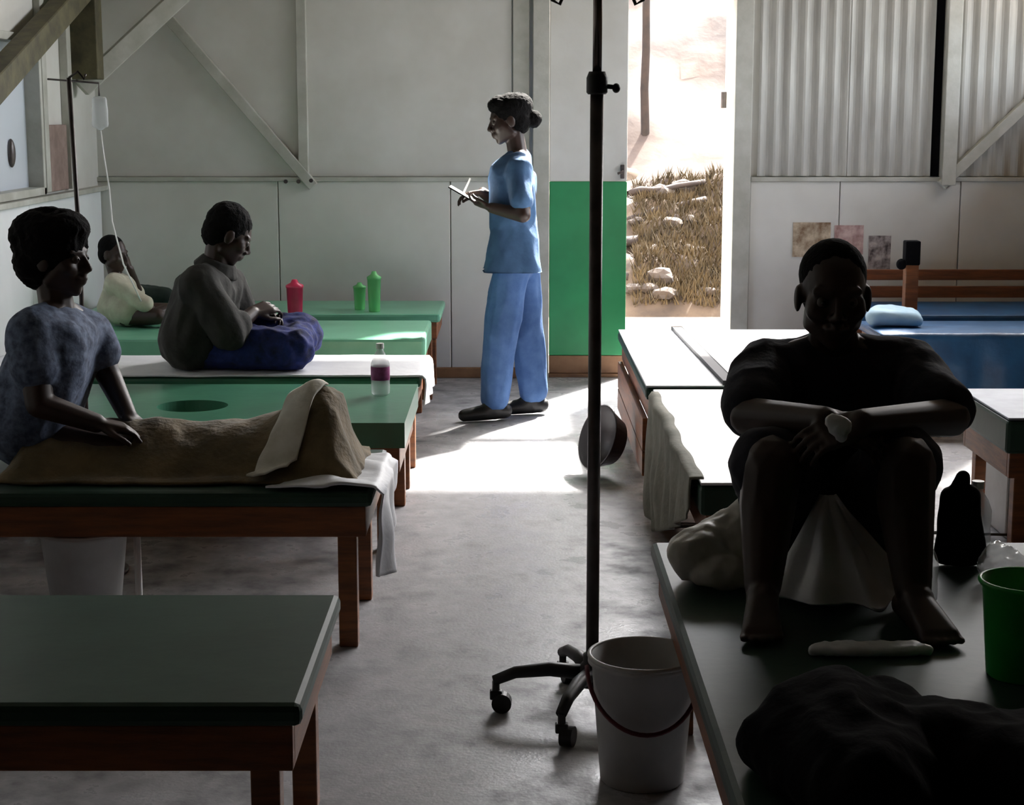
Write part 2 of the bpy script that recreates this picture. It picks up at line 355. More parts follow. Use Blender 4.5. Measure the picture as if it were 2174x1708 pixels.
pole(at(1335, 412, 14.4), at(1492, 384, 14.7), .03, 'highest thin pole lying on the bank outside')
pole(at(1330, 468, 14.2), at(1500, 418, 14.5), .035, 'second thin pole lying below the highest on the bank')
pole(at(1318, 520, 13.8), at(1395, 500, 14.1), .045, 'short broken pole lying mid bank near door edge')
pole(at(1325, 598, 13.3), at(1388, 525, 13.7), .04, 'dark slanting stick low on the bank')
# dry grass on the bank
b = BM()
for i in range(6000):
    px = random.uniform(1345, 1570); y = random.uniform(13.05, 15.0); q = at(px, 500, y); x = q.x; z = fz1(x, y)-.01
    h = random.uniform(.04, .13); a = random.uniform(0, 6.28); dx = math.cos(a)*.008; dy = math.sin(a)*.008; lx = random.uniform(-.06, .06); ly = random.uniform(-.08, .02)
    b.faces.new((b.verts.new((x-dx, y-dy, z)), b.verts.new((x+dx, y+dy, z)), b.verts.new((x+lx, y+ly, z+h))))
tag(mk('dry_grass', b, M_grass), 'dry yellow grass growing over the rubble bank', 'grass', None, 'stuff')

# ------------------------------------------------------------------ cots
HB = .475
def slab(bm, x0, x1, y0, y1, z0, z1, hole=None, rad=.0):
    if not hole: box(bm, (x0, y0, z0), (x1, y1, z1), .014); return
    cx, cy, r = hole; N = 48
    def ring(rect, z):
        out = []
        for k in range(N):
            a = 2*math.pi*k/N; c, s = math.cos(a), math.sin(a)
            if rect:
                tx = ((x1-cx) if c > 0 else (x0-cx))/c if abs(c) > 1e-6 else 1e9; ty = ((y1-cy) if s > 0 else (y0-cy))/s if abs(s) > 1e-6 else 1e9
                t = min(tx, ty); out.append(bm.verts.new((cx+c*t, cy+s*t, z)))
            else: out.append(bm.verts.new((cx+c*r, cy+s*r, z)))
        # pull nearest outline vertices into the corners
        if rect:
            for X in (x0, x1):
                for Y in (y0, y1):
                    v = min(out, key=lambda q: (q.co.x-X)**2+(q.co.y-Y)**2); v.co.x = X; v.co.y = Y
        return out
    A, B_, D, E = ring(True, z1), ring(False, z1), ring(False, z0), ring(True, z0)
    for P, Q in ((A, B_), (B_, D), (D, E), (E, A)):
        for k in range(N): bm.faces.new((P[k], P[(k+1) % N], Q[(k+1) % N], Q[k]))
def cot(label, x0, x1, y0, y1, vinyl, hole=None, group='wooden cots in the ward', zt=HB, th=.045, lw=.055):
    t = thing('cot', label, 'bed', ((x0+x1)/2, (y0+y1)/2, 0), group)
    b = BM(); slab(b, x0, x1, y0, y1, zt-th, zt, hole); mk('mattress', b, vinyl, t)
    i = .02; zt2 = zt-th-.001; zb = zt2-.09
    b = BM(); slab(b, x0+i+.03, x1-i-.03, y0+i+.03, y1-i-.03, zt2-.018, zt2, hole); mk('base_board', b, M_wood, t)
    for yy in (y0+i, y1-i-.028): b = BM(); box(b, (x0+i, yy, zb), (x1-i, yy+.028, zt2), .003); mk('side_rail', b, M_woodx, t)
    for xx in (x0+i, x1-i-.028): b = BM(); box(b, (xx, y0+i+.029, zb), (xx+.028, y1-i-.029, zt2), .003); mk('end_rail', b, M_wood, t)
    for xx in (x0+i+.03, x1-i-.03-lw):
        for yy in (y0+i+.03, y1-i-.03-lw): b = BM(); box(b, (xx, yy, 0), (xx+lw, yy+lw, zt2-.02), .004); mk('leg', b, M_wood, t)
    return t
XE = -.385; XH = -2.33
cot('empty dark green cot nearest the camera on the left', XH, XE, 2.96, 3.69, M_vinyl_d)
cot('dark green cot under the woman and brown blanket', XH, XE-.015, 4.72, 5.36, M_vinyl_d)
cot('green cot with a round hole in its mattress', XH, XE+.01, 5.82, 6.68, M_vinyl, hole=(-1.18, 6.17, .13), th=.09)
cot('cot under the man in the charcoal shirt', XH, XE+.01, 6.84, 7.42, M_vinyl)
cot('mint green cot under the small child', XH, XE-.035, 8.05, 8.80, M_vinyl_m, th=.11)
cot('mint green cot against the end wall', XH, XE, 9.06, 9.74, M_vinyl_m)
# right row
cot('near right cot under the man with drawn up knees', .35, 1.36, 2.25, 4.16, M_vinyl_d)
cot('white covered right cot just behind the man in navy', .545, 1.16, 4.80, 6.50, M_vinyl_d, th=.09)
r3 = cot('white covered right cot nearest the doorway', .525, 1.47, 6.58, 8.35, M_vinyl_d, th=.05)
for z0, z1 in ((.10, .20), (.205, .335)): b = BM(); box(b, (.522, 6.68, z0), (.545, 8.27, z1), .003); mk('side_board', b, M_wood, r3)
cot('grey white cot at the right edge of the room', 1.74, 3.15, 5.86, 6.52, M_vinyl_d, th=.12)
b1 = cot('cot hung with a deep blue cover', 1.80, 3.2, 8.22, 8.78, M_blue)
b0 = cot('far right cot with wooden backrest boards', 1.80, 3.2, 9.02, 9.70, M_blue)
for z0, z1, yy in ((.50, .565, 9.66), (.60, .66, 9.66)): b = BM(); box(b, (1.83, yy, z0), (3.18, yy+.03, z1), .003); mk('backrest_board', b, M_woodx, b0)
b = BM(); box(b, (2.10, 9.03, .0), (2.17, 9.10, .86), .006); pst = mk('tall_post', b, M_wood, b0)
b = BM(); box(b, (2.095, 9.025, .74), (2.175, 9.105, .87), .008); ell(b, (2.08, 9.05, .745), (.028, .028, .03)); mk('post_cap', b, M_dark, pst)

# ------------------------------------------------------------------ cloths
def cover(label, x0, x1, y0, y1, m):
    b = BM(); box(b, (x0, y0, HB+.001), (x1, y1, HB+.009), .003); tag(mk('bed_cover', b, m), label, 'sheet')
cover('white cover on the cot just behind the man in navy', .547, 1.155, 4.805, 6.495, M_plastic_w)
cover('white cover on the cot nearest the doorway', .527, 1.465, 6.585, 8.345, M_plastic_w)
cover('grey white cover on the cot at the right edge', 1.745, 3.145, 5.865, 6.515, mat('grey_white_cover', (150, 157, 168), .6, (134, 140, 152), 5, 4, .1, 30))
def cloth(name, nu, nv, fn, m, th=.006, parent=None):
    b = BM(); g = [[b.verts.new(fn(i/nu, j/nv)) for i in range(nu+1)] for j in range(nv+1)]
    for j in range(nv):
        for i in range(nu): b.faces.new((g[j][i], g[j][i+1], g[j+1][i+1], g[j+1][i]))
    bmesh.ops.recalc_face_normals(b, faces=b.faces[:])
    bmesh.ops.solidify(b, geom=b.faces[:], thickness=th)
    return mk(name, b, m, parent, True)
def fold_over(s, edge, z, drop_x=1, r=.02):
    """distance s along a cloth: flat until edge, then down over it"""
    if s <= edge: return s, z
    e = s-edge; q = math.pi/2*r
    if e < q: a = e/r; return edge+r*math.sin(a), z-r*(1-math.cos(a))
    return edge+r, z-r-(e-q)
# white sheet over the third row cot on the left, hanging over its foot end
def f_sheet(u, v):
    s = -2.25 + u*2.02; x, z = fold_over(s, XE+.014, HB+.008); y = 6.835+v*.59
    n = noise.noise(Vector((x*5, y*6, z*4)))
    if z < HB-.01: x += .012*n+.012*math.sin(y*30)*(HB-z)*8
    return Vector((x, y, z+.004*n+.003))
tag(cloth('bed_sheet', 90, 30, f_sheet, M_sheet), 'white sheet under the man in the charcoal shirt', 'sheet')
# white plastic sheet at the foot of the woman's cot
def f_foot(u, v):
    y = 4.73+v*.5; s = -.66+.10*noise.noise(Vector((y*5, 0, 0)))+u*(.58-.22*v); x, z = fold_over(s, XE-.012, HB+.008)
    n = noise.noise(Vector((s*9, y*9, 2)))
    if z < HB-.01: x += .015*n+.02*math.sin(y*34)*min(1, (HB-z)*6)+.012
    else: z += .012*abs(n)+.02*max(0, math.sin(y*21+s*9))*max(0, 1-abs(s+.52)*6)
    return Vector((x, y, z+.003))
tag(cloth('foot_sheet', 50, 40, f_foot, M_sheet), 'crumpled white sheet hanging over the foot of the cot', 'sheet')
# brown blanket over the woman's legs, feet tenting it up at the right
def f_blanket(u, v):
    x = -1.50+u*1.05; y = 4.80+v*.54
    a = (x+1.5)/1.0
    z = HB+.02
    ly = 5.03+.05*math.sin(a*3)
    leg = max(0, 1-((y-ly)/.23)**2)
    z += leg*(.15-.035*math.sin(min(1, a*1.15)*math.pi))
    foot = math.exp(-((x+.575)/.10)**2)*max(0, 1-((y-5.06)/.27)**2); z += foot*.09
    n = noise.noise(Vector((x*7, y*9, 1))); n2 = noise.noise(Vector((x*17, y*14, 5)))
    z += (.018*n+.007*n2)*(0.4+leg)
    ey = min(v, 1-v); ex = min(u, 1-u)
    if min(ey, ex) < .06: z = HB+.012+(z-HB-.012)*(min(ey, ex)/.06)
    return Vector((x+.02*n2*(1 if 0 < v < 1 else 1), y+.02*n, max(z, HB+.012)))
tag(cloth('blanket', 110, 60, f_blanket, M_blanket, .008), "olive brown blanket over the seated woman's legs", 'blanket')
def f_fold(u, v):
    x = -.72+u*.12+.10*(v-.5); y = 4.785+v*.25
    p = f_blanket(min(1, max(0, (x+1.5)/1.05)), min(.94, max(.07, (y-4.80)/.54))); n = noise.noise(Vector((x*16, y*12, 4)))
    return Vector((x+.012*n, y, p.z+.016+.012*abs(n)))
tag(cloth('folded_sheet', 30, 24, f_fold, mat('cream_sheet', (226, 224, 214), .8, (200, 196, 180), 9, 4, .2, 40), .006), "cream sheet end folded over the blanket at the woman's feet", 'sheet')
# grey cloth hanging off the white cot towards the aisle
def f_grey(u, v):
    y = 6.42-u*1.56; drop = .46*(1-u)**.8+.09; s = v*(drop+.02)-.02
    x = .530-.012*math.sin(y*26)*min(1, s*4)-.015*noise.noise(Vector((y*4, s*5, 0)))-.01
    z = HB+.013-max(0, s); z = max(z, .02)
    if s < 0: x += -s*1.4+.012
    return Vector((x, y, z))
tag(cloth('hanging_cloth', 70, 30, f_grey, M_greycloth), 'grey cloth hanging from the white cot into the aisle', 'cloth')
# blue cover hanging in front of the blue cot
def f_bluec(u, v):
    x = 1.795+u*1.4; s = v*.60; yy, z = fold_over(-(8.50)+s, -8.215, HB+.007)
    y = -yy+0; y -= .010*(1+math.sin(x*24+noise.noise(Vector((x*3, 0, 0)))*3))*min(1, max(0, HB-z)*7)
    return Vector((x, y, z+.004*noise.noise(Vector((x*6, y*6, 0)))))
tag(cloth('blue_cover', 90, 40, f_bluec, M_blue), 'deep blue cover hanging over the front of its cot', 'cover')
# dark strap on the white cot
b = BM(); p0 = on(1432, 690, HB+.017); p1 = on(1560, 826, HB+.017); p0.y = min(p0.y, 8.33); p1.y = max(p1.y, 6.6)
beam(b, p0, p1, .05, .014, (0, 0, 1), .003); tag(mk('strap', b, mat('grey_webbing', (92, 92, 94), .8)), 'dark grey strap lying along the white cot by the doorway', 'strap')

# ------------------------------------------------------------------ people
def head_prims(b, c, M, s=1.0):
    T = lambda r, f, u: Vector(c)+M @ (Vector((r, f, u))*s)
    def h(bl): hull(b, [(T(*p), r*s) for p, r in bl])
    ell(b, T(0, -.012, .03), (.072*s, .092*s, .087*s), M)
    h([((.036, .042, -.01), .032), ((-.036, .042, -.01), .032), ((0, .058, -.092), .02), ((.046, -.005, -.062), .02), ((-.046, -.005, -.062), .02), ((0, .05, .03), .036)])
    h([((0, .083, .012), .008), ((0, .104, -.026), .010)]); h([((0, .1, -.028), .010), ((.013, .09, -.032), .009), ((-.013, .09, -.032), .009)])
    h([((.02, .078, -.056), .008), ((-.02, .078, -.056), .008), ((0, .088, -.055), .010)]); h([((.015, .076, -.068), .008), ((-.015, .076, -.068), .008), ((0, .084, -.068), .009)])
    for q in (-1, 1):
        h([((q*.045, .066, .026), .011), ((q*.012, .08, .024), .010)]); h([((q*.042, .052, -.02), .026), ((q*.03, .062, -.03), .02)])
        ell(b, T(q*.078, -.008, -.005), (.009*s, .021*s, .032*s), M)
def eyes(c, M, s, parent):
    T = lambda r, f, u: Vector(c)+M @ (Vector((r, f, u))*s)
    for q in (-1, 1):
        b = BM(); ell(b, T(q*.031, .0725, .003), (.0135*s,)*3); e = mk('eye', b, M_eye, parent, True)
        b = BM(); ell(b, T(q*.031, .0815, .003), (.0062*s,)*3); mk('iris', b, M_iris, e, True)
def hand_prims(b, wrist, fdir, back, thumb_side, curl=.35, s=1.0, spread=.06):
    f = Vector(fdir).normalized(); n = Vector(back); n = (n-f*n.dot(f)).normalized(); x = f.cross(n)*thumb_side
    T = lambda a, c, d: Vector(wrist)+(x*a+f*c+n*d)*s
    hull(b, [(T(.02, .01, 0), .016*s), (T(-.02, .01, 0), .016*s), (T(.031, .082, 0), .0125*s), (T(-.031, .078, 0), .0115*s)])
    for k, (bx, L, r) in enumerate(((.031, .074, .0088), (.0105, .083, .009), (-.0105, .077, .0087), (-.031, .06, .0078))):
        a = 0; p = T(bx, .082, 0); px = bx; cy, cz = .082, 0; pts = [(p, r*s)]
        for j, fr in enumerate((.45, .31, .24)):
            a += curl*(1.0 if j else .8); cy += math.cos(a)*L*fr; cz -= math.sin(a)*L*fr; px += spread*(bx/.03)*L*fr
            pts.append((T(px, cy, cz), (r-.0008*(j+1))*s))
        limb(b, pts)
    limb(b, [(T(.026, .022, -.006), .013*s), (T(.052, .05, -.016), .0105*s), (T(.06, .078, -.024), .0095*s), (T(.058, .098, -.034), .0082*s)])
def hairline(b, c, M, s, thick, back=.0):
    T = lambda r, f, u: Vector(c)+M @ (Vector((r, f, u))*s)
    ell(b, T(0, -.026, .046), ((.072+thick)*s, (.086+thick)*s, (.078+thick)*s), M)
    ell(b, T(0, -.055, .0), ((.062+thick)*s, (.052+thick)*s, (.07+thick)*s), M)

# --- nurse -------------------------------------------------------------------------------------------
N0 = on(1090, 888, 0)
nurse = thing('person', 'person in blue scrubs with hair in a bun standing and reading a clipboard', 'person', (N0.x, N0.y, 0))
D = 8.55
hc = at(1078, 256, D); hM = basis((-1, -.12, -.2)); hs = .98
b = BM(); head_prims(b, hc, hM, hs)
neck = at(1100, 332, D); limb(b, [(hc+hM @ Vector((0, -.02, -.05)), .05), (neck, .05)])
shN = at(1102, 356, D-.16); shF = at(1094, 354, D+.16); elN = at(1110, 456, D-.25); wrN = at(1044, 441, D-.17)
elF = at(1080, 452, D+.2); wrF = at(1024, 408, D+.09)
chest = at(1098, 400, D); pelv = at(1094, 545, D)
hull(b, [(shN, .05), (shF, .05), (chest, .10), (neck, .05)]); hull(b, [(chest, .10), (pelv, .11)])
limb(b, [(shN, .05), (elN, .04), (wrN, .027)]); limb(b, [(shF, .05), (elF, .04), (wrF, .027)])
hipN = at(1088, 560, D-.09); hipF = at(1104, 560, D+.09)
anN = on(1052, 872, .08); anN.y = D-.07; anF = at(1131, 848, D+.11); anF.z = .08; anN.z = .08
knN = at(1064, 708, D-.10); knF = at(1120, 704, D+.11)
limb(b, [(hipN, .09), (knN, .055), (anN, .038)]); limb(b, [(hipF, .09), (knF, .055), (anF, .038)])
hand_prims(b, wrN, (-1, .55, .22), (0, -.3, -1), 1, .45, .95); hand_prims(b, wrF, (-1, -.25, -.1), (0, .15, 1), 1, .5, .95)
mk('body', remesh(b, .005, 3), M_skin, nurse)
eyes(hc, hM, hs, nurse)
b = BM(); hairline(b, hc, hM, hs, .012); T = lambda r, f, u: hc+hM @ Vector((r, f, u))
ell(b, T(0, -.128, -.018), (.042, .042, .044)); ell(b, T(0, -.05, .06), (.083, .09, .07), hM); ell(b, T(0, .025, .085), (.064, .06, .045), hM)
mk('hair', remesh(b, .006, 3, .003, 40, (1, 1, 1)), M_hair, nurse)
b = BM()
up = chest+Vector((0, 0, .05)); hem = at(1088, 552, D); wst = at(1092, 480, D)
hull(b, [(shN+Vector((0, .01, -.005)), .06), (shF+Vector((0, -.01, -.005)), .06), (up+Vector((-.035, .06, 0)), .108), (up+Vector((-.035, -.06, 0)), .108), (neck+Vector((.0, 0, -.02)), .065)])
hull(b, [(up+Vector((-.02, .07, -.03)), .116), (up+Vector((-.02, -.07, -.03)), .116), (wst+Vector((-.01, .06, 0)), .112), (wst+Vector((-.01, -.06, 0)), .112)])
hull(b, [(wst+Vector((0, .06, 0)), .112), (wst+Vector((0, -.06, 0)), .112), (hem+Vector((-.085, .145, -.08)), .06), (hem+Vector((-.085, -.145, -.08)), .06), (hem+Vector((.085, .14, -.08)), .06), (hem+Vector((.085, -.14, -.08)), .06)])
for s_, e_ in ((shN, elN), (shF, elF)): limb(b, [(s_, .062), (s_.lerp(e_, .66), .066)])
me = remesh(b, .008, 4, .009, 10, (1, 1, .4), 2); hz = at(1088, 572, D).z
for v in me.vertices:
    if v.co.z < hz: v.co.z = hz
mk('scrub_top', me, M_scrub, nurse)
b = BM()
for hp, kn, an in ((hipN, knN, anN), (hipF, knF, anF)): limb(b, [(hp+Vector((0, 0, .0)), .095), (kn, .084), (an+Vector((.0, 0, .045)), .07)])
hull(b, [(hipN, .09), (hipF, .09)])
me = remesh(b, .008, 4, .012, 9, (1, 1, .35), 5)
for v in me.vertices: v.co.z = max(v.co.z, .065)
mk('trousers', me, M_scrub2, nurse)
for an, fd in ((anN, Vector((-1, -.25, 0))), (anF, Vector((-1, -.2, 0)))):
    fd.normalize(); g = Vector((an.x, an.y, 0)); sd_ = Vector((-fd.y, fd.x, 0)); b = BM()
    limb(b, [(g-fd*.045+Vector((0, 0, .05)), .042), (g+fd*.06+Vector((0, 0, .045)), .042), (g+fd*.165+Vector((0, 0, .034)), .032)]); hull(b, [(g+Vector((0, 0, .09)), .045), (g+Vector((0, 0, .05)), .045), (g+fd*.04+Vector((0, 0, .06)), .042)])
    me = remesh(b, .006, 3)
    for v in me.vertices: v.co.z = max(v.co.z, .004)
    mk('shoe', me, M_black, nurse)
# clipboard and pen
bc = at(1000, 421, D-.02); bM = basis((0, 1, 0), Vector((.50, 0, .86)))
cbd = thing('clipboard', 'dark clipboard held by the person in blue scrubs', 'clipboard', bc)
def obox(c, M, lo, hi, bev=.002):
    b = BM(); box(b, lo, hi, bev)
    for v in b.verts: v.co = M @ v.co + Vector(c)
    return b
mk('board', obox(bc, bM, (-.125, -.1, -.006), (.125, .1, 0)), M_dark, cbd); mk('paper', obox(bc, bM, (-.12, -.095, 0), (.10, .095, .002), 0), M_whitep, cbd)
b = BM(); tube(b, [wrF+Vector((-.10, -.05, -.015)), wrF+Vector((-.06, -.02, .07))], .005, 8); tag(mk('pen', b, M_whitep), 'pale pen held over the clipboard', 'pen')

# --- woman on the left ------------------------------------------------------------------------------
D = 5.08
woman = thing('person', 'person with short black hair in pale blue blouse sitting on left cot', 'person', (at(60, 980, D).x, D, HB))
hc = at(122, 548, D); hM = basis((1, -.22, -.04)); hs = 1.0
b = BM(); head_prims(b, hc, hM, hs)
neck = at(122, 660, D); limb(b, [(hc+hM @ Vector((0, -.02, -.05)), .05), (neck, .054)])
shN = at(66, 706, D-.14); shF = at(186, 702, D+.13); chest = at(112, 770, D); pelv = at(70, 952, D); pelv.z = HB+.12
elN = at(84, 858, D-.20); wrN = at(205, 898, D-.14); elF = at(232, 800, D+.13); wrF = at(272, 884, D+.02)
hull(b, [(shN, .055), (shF, .055), (chest, .10), (neck, .05)]); hull(b, [(chest, .10), (pelv, .11)])
limb(b, [(shN, .05), (elN, .042), (wrN, .03)]); limb(b, [(shF, .05), (elF, .04), (wrF, .029)])
for q in (-1, 1):
    hp = pelv+Vector((.02, q*.08, -.02)); kn = Vector((-1.10, 5.04+q*.065, HB+.058)); an = Vector((-.66, 5.05+q*.055, HB+.05))
    limb(b, [(hp, .075), (kn, .046), (an, .034)]); hull(b, [(an, .032), (an+Vector((.06, 0, .09)), .022)])
hand_prims(b, wrN, (1, .35, -.25), (.2, 0, 1), 1, .4, 1.0); hand_prims(b, wrF, (.75, -.5, -.5), (.3, 0, 1), -1, .4, 1.0)
mk('body', remesh(b, .005, 3), M_skin, woman)
eyes(hc, hM, hs, woman)
b = BM(); hairline(b, hc, hM, hs, .026); T = lambda r, f, u: hc+hM @ Vector((r, f, u))
ell(b, T(0, .01, .09), (.08, .085, .055), hM); ell(b, T(0, -.06, .06), (.088, .085, .08), hM)
mk('hair', remesh(b, .006, 3, .006, 30, (1, 1, 1)), M_hair, woman)
b = BM()
hull(b, [(shN, .068), (shF, .066), (chest+Vector((.02, .07, .06)), .105), (chest+Vector((.02, -.07, .06)), .105), (neck+Vector((-.01, 0, -.035)), .07)])
hull(b, [(chest+Vector((.01, .07, .03)), .115), (chest+Vector((.01, -.07, .03)), .115), (pelv+Vector((.0, .08, .02)), .125), (pelv+Vector((0, -.08, .02)), .125)])
limb(b, [(shN, .07), (shN.lerp(elN, .5), .074)]); limb(b, [(shF, .068), (shF.lerp(elF, .45), .072)])
mk('blouse', remesh(b, .008, 4, .008, 9, (1, 1, .4), 3), M_blouse, woman)

# --- man in charcoal shirt --------------------------------------------------------------------------
D = 7.12
gman = thing('person', 'person in charcoal shirt sitting cross legged with head bowed on white sheet', 'person', (at(440, 785, D).x, D, HB+.01))
hc = at(487, 500, D); hM = basis((.85, .25, -.5)); hs = 1.0
b = BM(); head_prims(b, hc, hM, hs)
neck = at(456, 578, D); limb(b, [(hc+hM @ Vector((0, -.03, -.04)), .052), (neck, .056)])
shN = at(424, 606, D-.16); shF = at(486, 604, D+.15); chest = at(436, 655, D); pelv = at(424, 745, D); pelv.z = HB+.13
elN = at(486, 706, D-.2); wrN = at(536, 664, D-.06); elF = at(515, 690, D+.22); wrF = at(545, 668, D+.1)
hull(b, [(shN, .055), (shF, .055), (chest, .11), (neck, .05)]); hull(b, [(chest, .11), (pelv, .12)])
limb(b, [(shN, .052), (elN, .042), (wrN, .03)]); limb(b, [(shF, .052), (elF, .042), (wrF, .03)])
kN = Vector((at(622, 745, D-.16).x, D-.15, HB+.10)); kF = Vector((at(640, 730, D+.16).x, D+.15, HB+.12)); fN = Vector((kF.x-.16, D+.05, HB+.06)); fF = Vector((kN.x-.14, D-.05, HB+.06))
limb(b, [(pelv+Vector((.03, -.08, -.03)), .085), (kN, .058), (fN, .04)]); limb(b, [(pelv+Vector((.03, .08, -.03)), .085), (kF, .058), (fF, .04)])
hand_prims(b, wrN, (.6, .5, .2), (0, -.6, .8), 1, .55); hand_prims(b, wrF, (.6, -.4, .1), (0, .5, .8), -1, .55)
mk('body', remesh(b, .005, 3), M_skin, gman)
eyes(hc, hM, hs, gman)
b = BM(); hairline(b, hc, hM, hs, .01); mk('hair', remesh(b, .006, 3, .004, 34, (1, 1, 1)), M_hair, gman)
b = BM()
hull(b, [(shN, .075), (shF, .07), (chest+Vector((0, .08, .06)), .12), (chest+Vector((0, -.08, .06)), .12), (neck+Vector((-.01, 0, -.02)), .066)])
hull(b, [(chest+Vector((0, .08, .03)), .125), (chest+Vector((0, -.08, .03)), .125), (pelv+Vector((-.01, .09, 0)), .14), (pelv+Vector((-.01, -.09, 0)), .14)])
limb(b, [(shN, .076), (elN, .07), (elN.lerp(wrN, .3), .066)]); limb(b, [(shF, .074), (elF, .068), (elF.lerp(wrF, .3), .064)])
me = remesh(b, .008, 4, .014, 8, (1, 1, .45), 8)
for v in me.vertices: v.co.z = max(v.co.z, HB+.018)
sh_ = mk('shirt', me, M_char, gman)
b = BM(); nd = (hc-neck).normalized(); na = nd.cross(Vector((0, 1, 0))).normalized(); nb = nd.cross(na)
for j in range(14):
    a0, a1 = 2*math.pi*j/14, 2*math.pi*(j+1)/14
    hull(b, [(neck+nd*.045+(na*math.cos(a)+nb*math.sin(a))*.066, .014) for a in (a0, a1)]+[(neck+nd*.01+(na*math.cos(a)+nb*math.sin(a))*.086, .013) for a in (a0, a1)])
mk('collar', remesh(b, .005, 2), M_char, sh_)
b = BM(); limb(b, [(pelv+Vector((.03, -.08, -.03)), .1), (kN, .085), (fN, .06)]); limb(b, [(pelv+Vector((.03, .08, -.03)), .1), (kF, .09), (fF, .06)]); hull(b, [(kN, .07), (kF, .07), (fN, .06), (fF, .06)])
me = remesh(b, .008, 4, .012, 12, (1, 1, 1), 4)
for v in me.vertices: v.co.z = max(v.co.z, HB+.018)
mk('shorts', me, M_bluecloth, gman)

# --- small child far left ----------------------------------------------------------------------------
D = 8.58; s = .76
kid = thing('person', 'small person in cream shirt sitting at far left with hand raised to face', 'person', (at(262, 690, D).x, D, HB))
hc = at(242, 540, D); hM = basis((.9, -.35, -.1))
b = BM(); head_prims(b, hc, hM, s)
neck = at(246, 585, D); limb(b, [(hc+hM @ Vector((0, -.015, -.04)), .034), (neck, .036)])
shN = at(240, 600, D-.09); shF = at(268, 602, D+.09); chest = at(256, 625, D); pelv = Vector((chest.x+.01, D, HB+.09))
elN = at(308, 645, D-.12); wrN = at(342, 684, D-.08); wrN.z = max(wrN.z, HB+.04); elF = at(298, 632, D+.13); wrF = at(276, 570, D+.03)
hull(b, [(shN, .035), (shF, .035), (chest, .07), (neck, .035)]); hull(b, [(chest, .07), (pelv, .08)])
limb(b, [(shN, .034), (elN, .028), (wrN, .02)]); limb(b, [(shF, .034), (elF, .027), (wrF, .02)])
for q in (-1, 1): limb(b, [(pelv+Vector((.02, q*.06, -.03)), .055), (pelv+Vector((.2, q*.12, -.03)), .042), (pelv+Vector((.12, -q*.04, -.05)), .032)])
hand_prims(b, wrN, (.9, 0, -.3), (.2, 0, 1), 1, .3, .68); hand_prims(b, wrF, (-.25, -.15, 1), (1, 0, .1), 1, .3, .68)
mk('body', remesh(b, .005, 3), M_skin, kid); eyes(hc, hM, s, kid)
b = BM(); hairline(b, hc, hM, s, .006); mk('hair', remesh(b, .005, 3), M_hair, kid)
b = BM(); hull(b, [(shN, .045), (shF, .045), (chest+Vector((0, 0, .02)), .085), (neck+Vector((0, 0, -.02)), .042)]); hull(b, [(chest, .09), (pelv+Vector((.02, .06, .0)), .085), (pelv+Vector((.04, -.06, 0)), .085), (pelv+Vector((-.05, 0, 0)), .08)])
limb(b, [(shN, .046), (elN, .042)]); limb(b, [(shF, .046), (shF.lerp(elF, .7), .044)])
me = remesh(b, .007, 4, .005, 12, (1, 1, .4), 9)
for v in me.vertices: v.co.z = max(v.co.z, HB+.005)
mk('shirt', me, M_cream, kid)

# --- man in navy, right foreground -----------------------------------------------------------------------
D = 3.98
man = thing('person', 'person in dark navy shirt sitting with knees drawn up and arms crossed over them', 'person', (at(1780, 1180, D).x, D, HB))
hc = at(1769, 630, D-.1); hM = basis((-.06, -1, -.10)); hs = 1.02
b = BM(); head_prims(b, hc, hM, hs)
neck = at(1772, 742, D); limb(b, [(hc+hM @ Vector((0, -.025, -.05)), .054), (neck, .06)])
shR = at(1622, 790, D); shL = at(1928, 790, D); chest = at(1780, 880, D+.02); pelv = Vector((chest.x, D+.10, HB+.12))
elR = at(1590, 884, D-.22); wrR = at(1752, 892, D-.44); elL = at(2018, 886, D-.22); wrL = at(1828, 898, D-.47)
hull(b, [(shR, .058), (shL, .058), (chest, .11), (neck, .055)]); hull(b, [(chest, .11), (pelv, .12)])
limb(b, [(shR, .058), (elR, .045), (wrR, .031)]); limb(b, [(shL, .058), (elL, .045), (wrL, .031)])
knR = at(1640, 985, D-.42); knL = at(1922, 985, D-.42); anR = at(1618, 1300, D-.50); anL = at(1935, 1320, D-.52); anR.z = anL.z = HB+.075
for kn, an, q in ((knR, anR, -1), (knL, anL, 1)):
    limb(b, [(pelv+Vector((q*.09, -.02, -.01)), .09), (kn, .066), (kn.lerp(an, .35)+Vector((0, .02, 0)), .062), (an, .04)])
    g = Vector((an.x, an.y, HB)); fd = Vector((q*.15, -1, 0)).normalized()
    hull(b, [(g-fd*.04+Vector((0, 0, .032)), .03), (g+fd*.03+Vector((0, 0, .06)), .036)]); hull(b, [(g-fd*.03+Vector((0, 0, .03)), .028), (g+fd*.03+Vector((0, 0, .055)), .034), (g+fd*.15+Vector((.025, 0, .02)), .018), (g+fd*.15+Vector((-.025, 0, .02)), .018)])
    for k in range(5): pp = g+fd*(.165-.006*abs(k-1.5))+Vector((-.036+.018*k, 0, .016)); hull(b, [(pp, .0095), (pp+fd*.02, .0085)])
hand_prims(b, wrR, (.9, -.15, -.32), (-.1, -.6, .8), -1, .4); hand_prims(b, wrL, (-.9, -.15, -.28), (.1, -.6, .8), 1, .4)
mk('body', remesh(b, .0045, 3), M_skin, man); eyes(hc, hM, hs, man)
b = BM(); hairline(b, hc, hM, hs, .004); mk('hair', remesh(b, .005, 3, .001, 60, (1, 1, 1)), M_hair, man)
b = BM()
hull(b, [(shR, .078), (shL, .078), (chest+Vector((.07, 0, .07)), .12), (chest+Vector((-.07, 0, .07)), .12), (neck+Vector((0, .01, -.03)), .07)])
